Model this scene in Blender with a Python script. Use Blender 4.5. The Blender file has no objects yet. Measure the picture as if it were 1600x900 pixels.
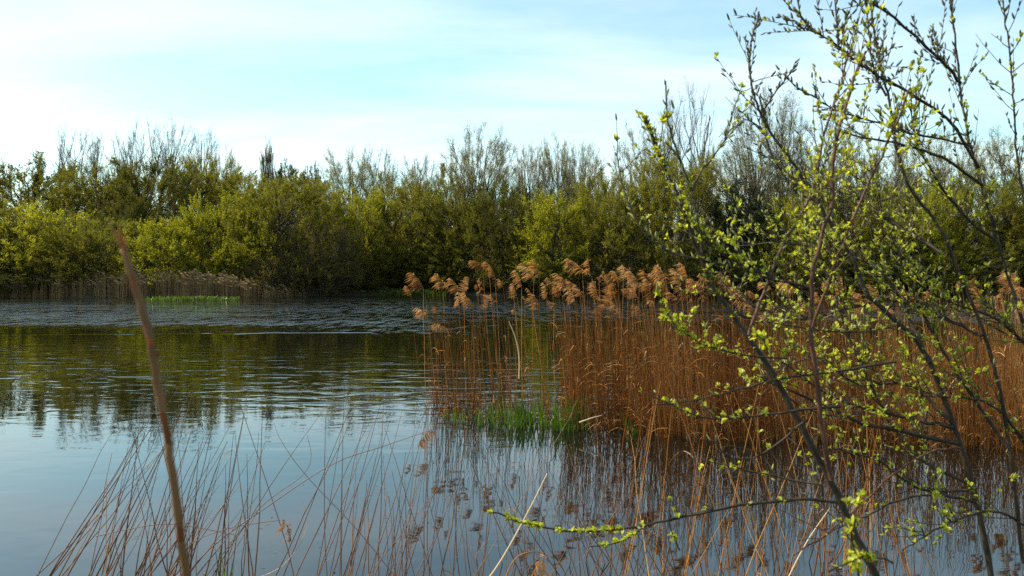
import bpy, math
import numpy as np
from mathutils import Vector

R = np.random.default_rng(7)
SC = bpy.context.scene
COL = SC.collection
F, HOR, EYE = 1200.0, 430.0, 2.3


def W(px, py, Y):
    """the point that stands Y metres ahead along the line of sight of a photo pixel"""
    return np.array([(px - 800) / F * Y, Y, EYE - (py - HOR) / F * Y])


# ------------------------------------------------------------------ mesh builder
class MB:
    def __init__(self):
        self.v, self.q, self.t, self.qm, self.tm, self.n = [], [], [], [], [], 0
        self.qv, self.tv = [], []

    def add(self, v, q=None, t=None, mat=0, qvar=None, tvar=None):
        v = np.asarray(v, float).reshape(-1, 3)
        if q is not None and len(q):
            q = np.asarray(q, np.int64)
            self.q.append(q + self.n)
            self.qm.append(np.full(len(q), mat))
            self.qv.append(np.zeros(len(q)) + (0.5 if qvar is None else qvar))
        if t is not None and len(t):
            t = np.asarray(t, np.int64)
            self.t.append(t + self.n)
            self.tm.append(np.full(len(t), mat))
            self.tv.append(np.zeros(len(t)) + (0.5 if tvar is None else tvar))
        self.v.append(v)
        self.n += len(v)

    def tubes(self, P, rad, sides=4, mat=0, var=None, squash=1.0):
        """P: B x N x 3 polylines, rad: B x N radii"""
        P = np.asarray(P, float)
        if P.ndim == 2:
            P = P[None]
        rad = np.broadcast_to(np.asarray(rad, float), P.shape[:2])
        B, N, _ = P.shape
        T = np.gradient(P, axis=1)
        T /= np.linalg.norm(T, axis=2, keepdims=True) + 1e-9
        mt = T.mean(1)
        ref = np.where(np.abs(mt[:, 2:3]) > 0.8, np.array([[1., 0.13, 0]]), np.array([[0.1, 0.05, 1.]]))
        ref = np.repeat(ref[:, None], N, 1)
        u = np.cross(T, ref)
        u /= np.linalg.norm(u, axis=2, keepdims=True) + 1e-9
        w = np.cross(T, u)
        a = np.arange(sides) / sides * 2 * math.pi
        ring = (u[:, :, None] * np.cos(a)[None, None, :, None] + w[:, :, None] * np.sin(a)[None, None, :, None] * squash)
        V = P[:, :, None] + ring * rad[:, :, None, None]
        idx = np.arange(B * N * sides).reshape(B, N, sides)
        a0 = idx[:, :-1]
        a1 = idx[:, 1:]
        q = np.stack([a0, np.roll(a0, -1, 2), np.roll(a1, -1, 2), a1], -1).reshape(-1, 4)
        vv = None if var is None else np.repeat(np.asarray(var), (N - 1) * sides)
        self.add(V, q, mat=mat, qvar=vv)

    def ribbons(self, P, wid, side, mat=0, var=None):
        P = np.asarray(P, float)
        B, N, _ = P.shape
        wid = np.broadcast_to(np.asarray(wid, float), (B, N))
        s = np.asarray(side, float)
        if s.ndim == 2:
            s = s[:, None]
        V = np.stack([P - s * wid[:, :, None], P + s * wid[:, :, None]], 2)
        idx = np.arange(B * N * 2).reshape(B, N, 2)
        q = np.stack([idx[:, :-1, 0], idx[:, :-1, 1], idx[:, 1:, 1], idx[:, 1:, 0]], -1).reshape(-1, 4)
        vv = None if var is None else np.repeat(np.asarray(var), N - 1)
        self.add(V, q, mat=mat, qvar=vv)

    def diamonds(self, p, d, L, wd, mat=0, rng=R, var=None):
        """small far leaves: base, side, tip, side"""
        n = len(p)
        d = nrm(d)
        s = nrm(np.cross(d, rng.normal(size=(n, 3))))
        L = np.broadcast_to(L, n)[:, None]
        wd = np.broadcast_to(wd, n)[:, None]
        V = np.stack([p, p + d * L * .5 + s * wd, p + d * L, p + d * L * .5 - s * wd], 1)
        q = np.arange(n * 4).reshape(n, 4)
        self.add(V, q, mat=mat, qvar=rng.random(n) if var is None else var)

    def leaves(self, p, d, up, L, wd, mat=0, var=None, rng=R):
        """near leaves with a folded midrib and a curled tip"""
        n = len(p)
        d = nrm(d)
        s = nrm(np.cross(d, up))
        nn = nrm(np.cross(s, d))
        L = np.broadcast_to(L, n)[:, None]
        wd = np.broadcast_to(wd, n)[:, None]
        curl = rng.uniform(-.25, .1, (n, 1)) * L
        c1 = p + d * L * .35
        c2 = p + d * L * .72 + nn * curl * .4
        f = wd * .35
        V = np.stack([p, c1 - s * wd * .85 + nn * f, c1, c1 + s * wd * .85 + nn * f,
                      c2 - s * wd * .8 + nn * f, c2, c2 + s * wd * .8 + nn * f,
                      p + d * L + nn * curl], 1)
        b = (np.arange(n) * 8)[:, None]
        q = np.concatenate([b + np.array([[1, 4, 5, 2]]), b + np.array([[2, 5, 6, 3]])])
        t = np.concatenate([b + np.array([[0, 1, 2]]), b + np.array([[0, 2, 3]]), b + np.array([[4, 7, 5]]), b + np.array([[5, 7, 6]])])
        vr = rng.random(n) if var is None else var
        self.add(V, q, t, mat=mat, qvar=np.tile(vr, 2), tvar=np.tile(vr, 4))

    def mesh(self, name, mats, smooth=True):
        me = bpy.data.meshes.new(name)
        V = np.concatenate(self.v).astype(np.float32)
        Q = np.concatenate(self.q) if self.q else np.zeros((0, 4), int)
        T = np.concatenate(self.t) if self.t else np.zeros((0, 3), int)
        me.vertices.add(len(V))
        me.vertices.foreach_set('co', V.ravel())
        loops = np.concatenate([Q.ravel(), T.ravel()]).astype(np.int32)
        me.loops.add(len(loops))
        me.loops.foreach_set('vertex_index', loops)
        nP = len(Q) + len(T)
        me.polygons.add(nP)
        st = np.concatenate([np.arange(len(Q)) * 4, len(Q) * 4 + np.arange(len(T)) * 3]).astype(np.int32)
        me.polygons.foreach_set('loop_start', st)
        mi = np.concatenate(self.qm + self.tm) if nP else np.zeros(0)
        me.polygons.foreach_set('material_index', mi.astype(np.int32))
        me.polygons.foreach_set('use_smooth', np.full(nP, smooth))
        at = me.attributes.new('var', 'FLOAT', 'FACE')
        at.data.foreach_set('value', np.concatenate(self.qv + self.tv).astype(np.float32))
        for m in mats:
            me.materials.append(m)
        me.update(calc_edges=True)
        return me


def nrm(a):
    a = np.asarray(a, float)
    return a / (np.linalg.norm(a, axis=-1, keepdims=True) + 1e-9)


def link(name, me, parent=None, loc=None):
    o = bpy.data.objects.new(name, me)
    COL.objects.link(o)
    if parent is not None:
        o.parent = parent
    if loc is not None:
        o.location = loc
    return o


def tag(o, label, cat, group=None):
    o['label'] = label
    o['category'] = cat
    if group:
        o['group'] = group
    return o


def thing(name, label, cat, loc, group=None):
    o = bpy.data.objects.new(name, None)
    COL.objects.link(o)
    o.location = loc
    o.empty_display_size = .2
    return tag(o, label, cat, group)


def spline(pts, n):
    """smooth resampling of a polyline (Catmull-Rom)"""
    p = np.asarray(pts, float)
    if len(p) == 2:
        return p[0] + (p[1] - p[0]) * np.linspace(0, 1, n)[:, None]
    e = np.vstack([2 * p[0] - p[1], p, 2 * p[-1] - p[-2]])
    u = np.linspace(0, len(p) - 1, n)
    i = np.minimum(u.astype(int), len(p) - 2)
    f = (u - i)[:, None]
    a, b, c, d = e[i], e[i + 1], e[i + 2], e[i + 3]
    return .5 * (2 * b + (c - a) * f + (2 * a - 5 * b + 4 * c - d) * f ** 2 + (3 * b - a - 3 * c + d) * f ** 3)


def bez(a, b, c, n):
    t = np.linspace(0, 1, n)[None, :, None]
    return (1 - t) ** 2 * a[:, None] + 2 * t * (1 - t) * b[:, None] + t ** 2 * c[:, None]


# ------------------------------------------------------------------ materials
def new_mat(name):
    m = bpy.data.materials.new(name)
    m.use_nodes = True
    nt = m.node_tree
    nt.nodes.clear()
    return m, nt, nt.nodes, nt.links


def ramp(ns, pts):
    r = ns.new('ShaderNodeValToRGB')
    e = r.color_ramp.elements
    while len(e) < len(pts):
        e.new(.5)
    for el, (p, c) in zip(e, pts):
        el.position = p
        el.color = (*c, 1)
    return r


def plant_mat(name, cols, transl=0.4, rough=.55, spec=.3, obj_rand=.35, tint=None):
    """colour runs over cols by leaf and by plant; light passes through"""
    m, nt, ns, ls = new_mat(name)
    at = ns.new('ShaderNodeAttribute')
    at.attribute_name = 'var'
    oi = ns.new('ShaderNodeObjectInfo')
    mx = ns.new('ShaderNodeMix')
    mx.inputs[0].default_value = obj_rand
    ls.new(at.outputs['Fac'], mx.inputs[2])
    ls.new(oi.outputs['Random'], mx.inputs[3])
    r = ramp(ns, [(i / (len(cols) - 1), c) for i, c in enumerate(cols)])
    ls.new(mx.outputs[0], r.inputs[0])
    b = ns.new('ShaderNodeBsdfPrincipled')
    b.inputs['Roughness'].default_value = rough
    b.inputs['Specular IOR Level'].default_value = spec
    ls.new(r.outputs[0], b.inputs['Base Color'])
    o = ns.new('ShaderNodeOutputMaterial')
    if transl > 0:
        t = ns.new('ShaderNodeBsdfTranslucent')
        tc = ns.new('ShaderNodeMix')
        tc.data_type = 'RGBA'
        tc.blend_type = 'MULTIPLY'
        tc.inputs[0].default_value = 1
        ls.new(r.outputs[0], tc.inputs[6])
        tc.inputs[7].default_value = (*(tint or (1.5, 1.4, .7)), 1)
        ls.new(tc.outputs[2], t.inputs['Color'])
        s = ns.new('ShaderNodeMixShader')
        s.inputs[0].default_value = transl
        ls.new(b.outputs[0], s.inputs[1])
        ls.new(t.outputs[0], s.inputs[2])
        ls.new(s.outputs[0], o.inputs[0])
    else:
        ls.new(b.outputs[0], o.inputs[0])
    return m


def bark_mat(name, c0, c1, scale=8, stretch=.25, bump=.006, rough=.85):
    m, nt, ns, ls = new_mat(name)
    tc = ns.new('ShaderNodeTexCoord')
    mp = ns.new('ShaderNodeMapping')
    mp.inputs['Scale'].default_value = (1, 1, stretch)
    ls.new(tc.outputs['Object'], mp.inputs[0])
    n = ns.new('ShaderNodeTexNoise')
    n.inputs['Scale'].default_value = scale
    n.inputs['Detail'].default_value = 4
    ls.new(mp.outputs[0], n.inputs['Vector'])
    r = ramp(ns, [(.3, c0), (.7, c1)])
    ls.new(n.outputs[0], r.inputs[0])
    b = ns.new('ShaderNodeBsdfPrincipled')
    b.inputs['Roughness'].default_value = rough
    b.inputs['Specular IOR Level'].default_value = .25
    ls.new(r.outputs[0], b.inputs['Base Color'])
    if bump:
        bp = ns.new('ShaderNodeBump')
        bp.inputs['Distance'].default_value = bump
        ls.new(n.outputs[0], bp.inputs['Height'])
        ls.new(bp.outputs[0], b.inputs['Normal'])
    o = ns.new('ShaderNodeOutputMaterial')
    ls.new(b.outputs[0], o.inputs[0])
    return m


M = {}
M['bark'] = bark_mat('tree_bark', (.03, .024, .017), (.075, .06, .045))
M['bark_grey'] = bark_mat('grey_bark', (.06, .05, .042), (.13, .115, .095))
M['twig_olive'] = plant_mat('olive_twig', [(.05, .04, .02), (.10, .085, .03)], 0, .7)
M['twig_dark'] = plant_mat('dark_twig', [(.03, .024, .018), (.06, .045, .03)], 0, .8)
M['twig_grey'] = plant_mat('grey_twig', [(.07, .06, .05), (.15, .13, .10)], 0, .8)
M['leaf_yellow'] = plant_mat('yellow_green_leaf', [(.14, .15, .010), (.24, .245, .015), (.34, .325, .028)], .5, .6, .15)
M['leaf_olive'] = plant_mat('olive_leaf', [(.10, .10, .010), (.165, .16, .015), (.23, .215, .026)], .45, .6, .15)
M['leaf_dark'] = plant_mat('dark_olive_leaf', [(.055, .06, .007), (.10, .10, .011), (.15, .145, .018)], .4, .6, .15)
M['leaf_pale'] = plant_mat('pale_catkin_leaf', [(.17, .175, .07), (.24, .235, .11), (.30, .29, .15)], .4)
M['leaf_brown'] = plant_mat('brown_olive_leaf', [(.105, .09, .012), (.155, .135, .017), (.20, .175, .025)], .4, .6, .15)
M['leaf_ever'] = plant_mat('evergreen_leaf', [(.015, .025, .01), (.03, .045, .018)], .15)
M['reed'] = plant_mat('dry_reed_stem', [(.06, .024, .006), (.20, .072, .012), (.37, .15, .028), (.52, .31, .10)], .25, .5, .3, .2, (1.4, 1.0, .5))
M['reed_brown'] = plant_mat('weathered_reed_stem', [(.08, .04, .024), (.16, .078, .045), (.26, .15, .085)], .1, .55, .4, .5, (1.3, 1.0, .6))
M['reed_pale'] = plant_mat('bleached_reed_leaf', [(.45, .34, .2), (.62, .5, .33)], .3, .5, .3)
M['dead_leaf'] = plant_mat('brown_dead_leaf', [(.12, .06, .03), (.22, .13, .065), (.34, .23, .13)], .3, .6, .25, .3, (1.3, 1.0, .6))
M['plume'] = plant_mat('reed_plume', [(.20, .10, .036), (.34, .18, .065), (.46, .28, .115), (.44, .33, .20)], .5, .7, .2, .5, (1.3, 1.0, .6))
M['far_reed'] = plant_mat('far_dry_reed', [(.10, .06, .025), (.22, .14, .06), (.36, .27, .14)], .25, .7, .2, .1, (1.3, 1.0, .6))
M['iris'] = plant_mat('green_blade', [(.08, .07, .012), (.036, .066, .006), (.062, .11, .010), (.10, .155, .015)], .4, .4, .4, .2, (1.4, 1.5, .4))
M['sedge'] = plant_mat('green_sedge', [(.03, .045, .006), (.06, .085, .010), (.10, .13, .016)], .4, .5, .3, .2, (1.4, 1.4, .5))
M['lime'] = plant_mat('fresh_willow_leaf', [(.18, .19, .03), (.30, .34, .035), (.44, .46, .05), (.55, .55, .13)], .5, .45, .4, .1, (1.6, 1.5, .5))
M['catkin'] = plant_mat('willow_catkin', [(.13, .14, .045), (.22, .225, .07), (.31, .31, .11)], .2, .8, .15, .1)
M['catkin_grey'] = plant_mat('grey_catkin', [(.08, .085, .05), (.13, .13, .075), (.18, .17, .10)], .15, .8, .15, .1)  # darker and greyer than the other catkin tone
M['stem_red'] = bark_mat('reddish_willow_bark', (.04, .016, .010), (.11, .048, .028), 40, .3, .001, .55)
M['stem_dark'] = bark_mat('dark_willow_bark', (.014, .010, .007), (.05, .034, .022), 35, .3, .0015, .65)
M['sheath'] = bark_mat('dry_leaf_sheath', (.09, .04, .014), (.2, .10, .035), 40, .1, .0004, .6)
M['cane'] = bark_mat('orange_reed_cane', (.06, .018, .003), (.26, .068, .006), 30, .08, .0004, .4)
M['duck'] = bark_mat('dark_feather', (.012, .011, .010), (.035, .03, .027), 30, 1, .002, .7)
M['bill'] = bark_mat('duck_bill', (.2, .14, .10), (.28, .2, .15), 30, 1, 0, .5)


def ground_material():
    m, nt, ns, ls = new_mat('bank_earth')
    tc = ns.new('ShaderNodeTexCoord')
    n = ns.new('ShaderNodeTexNoise')
    n.inputs['Scale'].default_value = .7
    n.inputs['Detail'].default_value = 8
    ls.new(tc.outputs['Object'], n.inputs['Vector'])
    r = ramp(ns, [(.3, (.018, .014, .008)), (.5, (.04, .034, .015)), (.7, (.05, .055, .018))])
    ls.new(n.outputs[0], r.inputs[0])
    b = ns.new('ShaderNodeBsdfPrincipled')
    b.inputs['Roughness'].default_value = .95
    ls.new(r.outputs[0], b.inputs['Base Color'])
    bp = ns.new('ShaderNodeBump')
    bp.inputs['Distance'].default_value = .15
    ls.new(n.outputs[0], bp.inputs['Height'])
    ls.new(bp.outputs[0], b.inputs['Normal'])
    o = ns.new('ShaderNodeOutputMaterial')
    ls.new(b.outputs[0], o.inputs[0])
    return m


DUCK = W(589, 519, 31.0)


def water_material():
    m, nt, ns, ls = new_mat('pond_water')

    def math_(op, a, b=None, c=None):
        k = ns.new('ShaderNodeMath')
        k.operation = op
        for i, x in enumerate((a, b, c)):
            if x is None:
                continue
            if isinstance(x, (int, float)):
                k.inputs[i].default_value = x
            else:
                ls.new(x, k.inputs[i])
        return k.outputs[0]

    tc = ns.new('ShaderNodeTexCoord')
    sep = ns.new('ShaderNodeSeparateXYZ')
    ls.new(tc.outputs['Object'], sep.inputs[0])
    X, Y = sep.outputs[0], sep.outputs[1]

    def noise(sx, sy, detail=2, dist=0., rough=.5):
        mp = ns.new('ShaderNodeMapping')
        mp.inputs['Scale'].default_value = (sx, sy, 1)
        mp.inputs['Rotation'].default_value = (0, 0, .06)
        ls.new(tc.outputs['Object'], mp.inputs[0])
        n = ns.new('ShaderNodeTexNoise')
        n.noise_dimensions = '2D'
        n.inputs['Scale'].default_value = 1
        n.inputs['Detail'].default_value = detail
        n.inputs['Roughness'].default_value = rough
        n.inputs['Distortion'].default_value = dist
        ls.new(mp.outputs[0], n.inputs['Vector'])
        return n.outputs[0]

    def band(y, a0, a1, b0=None, b1=None):
        r = ns.new('ShaderNodeMapRange')
        r.interpolation_type = 'SMOOTHSTEP'
        r.inputs[1].default_value = a0
        r.inputs[2].default_value = a1
        ls.new(y, r.inputs[0])
        if b0 is None:
            return r.outputs[0]
        s = ns.new('ShaderNodeMapRange')
        s.interpolation_type = 'SMOOTHSTEP'
        s.inputs[1].default_value = b0
        s.inputs[2].default_value = b1
        s.inputs[3].default_value = 1
        s.inputs[4].default_value = 0
        ls.new(y, s.inputs[0])
        return math_('MULTIPLY', r.outputs[0], s.outputs[0])

    wob = math_('MULTIPLY', math_('SUBTRACT', noise(.05, .09, 2), .5), 18)
    Yw = math_('ADD', Y, wob)
    patches = noise(.03, .16, 3)
    far = band(Yw, 30, 46, 74, 88)                     # wind-ruffled water under the far bank
    mid = band(Yw, 11, 17, 21, 29)                       # longer ripples in the middle of the pond
    fine = noise(7, 9, 2)                               # everywhere, faint
    h = math_('MULTIPLY', fine, .00018)
    h = math_('MULTIPLY_ADD', noise(1.5, 2.5, 1, .4), .0022, h)
    h = math_('MULTIPLY_ADD', math_('MULTIPLY', noise(.9, 2.1, 2, .6), mid), .014, h)
    cal = math_('MULTIPLY', band(Yw, 24, 40), .5)
    h = math_('MULTIPLY_ADD', math_('MULTIPLY', noise(.8, 1.5, 3, .3), cal), .012, h)
    gust = ns.new('ShaderNodeMapRange')
    gust.inputs[1].default_value = .36
    gust.inputs[2].default_value = .62
    gust.inputs[3].default_value = .45
    ls.new(patches, gust.inputs[0])
    speck = ns.new('ShaderNodeMapRange')
    speck.inputs[1].default_value = .42
    speck.inputs[2].default_value = .60
    speck.inputs[3].default_value = .3
    ls.new(noise(1.5, .42, 3, .2, .6), speck.inputs[0])
    farp = math_('MULTIPLY', math_('MULTIPLY', far, gust.outputs[0]), speck.outputs[0])
    h = math_('MULTIPLY_ADD', math_('MULTIPLY', noise(.5, .9, 5, .3, .62), farp), .24, h)
    # the bow wave of the swimming bird: two arms trailing behind it
    dx = math_('SUBTRACT', float(DUCK[0]) + .2, X)
    dyw = math_('MULTIPLY', math_('SUBTRACT', noise(.35, .2, 2), .5), 1.6)
    for sgn, k in ((1, .075), (-1, .05)):
        yl = math_('MULTIPLY_ADD', dx, -sgn * k, float(DUCK[1]))
        d = math_('DIVIDE', math_('ADD', math_('SUBTRACT', Y, yl), dyw), .22)
        g = math_('EXPONENT', math_('MULTIPLY', math_('MULTIPLY', d, d), -1))
        on = math_('MULTIPLY', band(dx, 0, .5), band(dx, 20, 2) if sgn > 0 else band(dx, 9, 1))
        on = math_('MULTIPLY', on, noise(.8, .3, 3))
        h = math_('MULTIPLY_ADD', math_('MULTIPLY', g, on), .05, h)
    bp = ns.new('ShaderNodeBump')
    bp.inputs['Distance'].default_value = 1
    bp.inputs['Strength'].default_value = 1
    ls.new(h, bp.inputs['Height'])
    b = ns.new('ShaderNodeBsdfPrincipled')
    b.inputs['Base Color'].default_value = (.0025, .003, .0018, 1)
    b.inputs['Roughness'].default_value = .02
    b.inputs['IOR'].default_value = 1.68
    ls.new(bp.outputs[0], b.inputs['Normal'])
    o = ns.new('ShaderNodeOutputMaterial')
    ls.new(b.outputs[0], o.inputs[0])
    return m


# ------------------------------------------------------------------ camera, light, sky
cam = bpy.data.cameras.new('camera')
cam.sensor_width = 36
cam.lens = 36 * F / 1600
cam.shift_y = -20 / 1600
cam.clip_start = .05
cam.clip_end = 6000
cam.dof.use_dof = True
cam.dof.focus_distance = 14
cam.dof.aperture_fstop = 6
co = bpy.data.objects.new('camera', cam)
COL.objects.link(co)
co.location = (0, 0, EYE)
co.rotation_euler = (math.pi / 2, 0, 0)
SC.camera = co

SUN_EL = math.radians(48)
SUN_AZ = math.radians(-82)          # from straight ahead (+Y), negative = to the left
sd = np.array([math.sin(SUN_AZ) * math.cos(SUN_EL), math.cos(SUN_AZ) * math.cos(SUN_EL), math.sin(SUN_EL)])
sun = bpy.data.lights.new('sun', 'SUN')
sun.energy = 4.6
sun.angle = math.radians(.5)
sun.color = (1, .93, .8)
so = bpy.data.objects.new('sun', sun)
COL.objects.link(so)
so.rotation_euler = Vector(sd).to_track_quat('Z', 'Y').to_euler()

wd = bpy.data.worlds.new('World')
SC.world = wd
wd.use_nodes = True
ns, ls = wd.node_tree.nodes, wd.node_tree.links
ns.clear()
sky = ns.new('ShaderNodeTexSky')
sky.sky_type = 'NISHITA'
sky.sun_disc = False
sky.sun_elevation = SUN_EL
sky.sun_rotation = SUN_AZ
sky.air_density = 1.0
sky.dust_density = 1.2
sky.ozone_density = 1.0
tc = ns.new('ShaderNodeTexCoord')
sp = ns.new('ShaderNodeSeparateXYZ')
ls.new(tc.outputs['Generated'], sp.inputs[0])
den = ns.new('ShaderNodeMath')
den.operation = 'ADD'
den.inputs[1].default_value = .22
ls.new(sp.outputs[2], den.inputs[0])
cx = ns.new('ShaderNodeMath')
cx.operation = 'DIVIDE'
cy = ns.new('ShaderNodeMath')
cy.operation = 'DIVIDE'
ls.new(sp.outputs[0], cx.inputs[0])
ls.new(den.outputs[0], cx.inputs[1])
ls.new(sp.outputs[1], cy.inputs[0])
ls.new(den.outputs[0], cy.inputs[1])
cb = ns.new('ShaderNodeCombineXYZ')
ls.new(cx.outputs[0], cb.inputs[0])
ls.new(cy.outputs[0], cb.inputs[1])
mp = ns.new('ShaderNodeMapping')
mp.inputs['Scale'].default_value = (.55, 2.0, 1)
mp.inputs['Rotation'].default_value = (0, 0, math.radians(14))
mp.inputs['Location'].default_value = (1.3, .4, 0)
ls.new(cb.outputs[0], mp.inputs[0])
cn = ns.new('ShaderNodeTexNoise')
cn.inputs['Scale'].default_value = 1.3
cn.inputs['Detail'].default_value = 6
cn.inputs['Roughness'].default_value = .55
cn.inputs['Distortion'].default_value = .5
ls.new(mp.outputs[0], cn.inputs['Vector'])
cr = ramp(ns, [(.34, (0, 0, 0)), (.76, (1, 1, 1))])
ls.new(cn.outputs[0], cr.inputs[0])
cf = ns.new('ShaderNodeMath')
cf.operation = 'MULTIPLY'
cf.inputs[1].default_value = .6
ls.new(cr.outputs[0], cf.inputs[0])
tint = ns.new('ShaderNodeMix')
tint.data_type = 'RGBA'
tint.blend_type = 'MULTIPLY'
tint.inputs[0].default_value = 1
tint.inputs[7].default_value = (.86, 1.02, .86, 1)
ls.new(sky.outputs[0], tint.inputs[6])
cm = ns.new('ShaderNodeMix')
cm.data_type = 'RGBA'
ls.new(cf.outputs[0], cm.inputs[0])
ls.new(tint.outputs[2], cm.inputs[6])
cm.inputs[7].default_value = (5.0, 5.05, 5.05, 1)
bg = ns.new('ShaderNodeBackground')
bg.inputs[1].default_value = 0.15
ls.new(cm.outputs[2], bg.inputs[0])
wo = ns.new('ShaderNodeOutputWorld')
ls.new(bg.outputs[0], wo.inputs[0])

SC.view_settings.view_transform = 'Standard'
SC.view_settings.look = 'None'
SC.view_settings.exposure = .92
SC.view_settings.gamma = 1
SC.render.engine = 'CYCLES'
SC.cycles.use_denoising = False
SC.cycles.max_bounces = 6
SC.cycles.diffuse_bounces = 2
SC.cycles.glossy_bounces = 3
SC.cycles.transmission_bounces = 3
SC.cycles.caustics_reflective = False
SC.cycles.caustics_refractive = False
SC.cycles.sample_clamp_indirect = 6


# ------------------------------------------------------------------ ground and water
def shore_far(x):
    x = np.asarray(x, float)
    return 80 + 11 * np.exp(-((x + 9) / 15) ** 2) + 4 * np.sin(x * .07) * (x > 0) + .8 * np.sin(x * .6)


def ground_z(x, y):
    x = np.asarray(x, float)
    y = np.asarray(y, float)
    s_far = y - shore_far(x)
    s_near = 4.3 + .35 * np.sin(x * 1.1) - y
    s_side = np.abs(x) - 105
    s = np.maximum(np.maximum(s_far, s_near), s_side)
    z = np.clip(s * .22, -1.2, .5)
    hill = np.clip((s_far - 7) * .23, 0, 11)
    return z + hill + .12 * np.sin(x * .9) * np.sin(y * .7) * np.clip(s, 0, 1)


def axis(parts):
    return np.unique(np.round(np.concatenate([np.linspace(a, b, n) for a, b, n in parts]), 3))


gx = axis([(-4000, -400, 10), (-400, -110, 16), (-110, 110, 111), (110, 400, 16), (400, 4000, 10)])
gy = axis([(-4000, -60, 12), (-60, -4, 12), (-4, 8, 37), (8, 74, 34), (74, 130, 57), (130, 400, 20), (400, 5000, 10)])
GX, GY = np.meshgrid(gx, gy)
V = np.stack([GX, GY, ground_z(GX, GY)], -1).reshape(-1, 3)
nx, ny = len(gx), len(gy)
i = np.arange(nx * ny).reshape(ny, nx)
q = np.stack([i[:-1, :-1], i[:-1, 1:], i[1:, 1:], i[1:, :-1]], -1).reshape(-1, 4)
b = MB()
b.add(V, q)
g = link('ground', b.mesh('ground', [ground_material()]))
g['kind'] = 'structure'
b = MB()
b.add([[-108, 2, 0], [108, 2, 0], [108, 108, 0], [-108, 108, 0]], [[0, 1, 2, 3]])
wtr = link('water', b.mesh('water', [water_material()]))
wtr['kind'] = 'structure'


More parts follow.
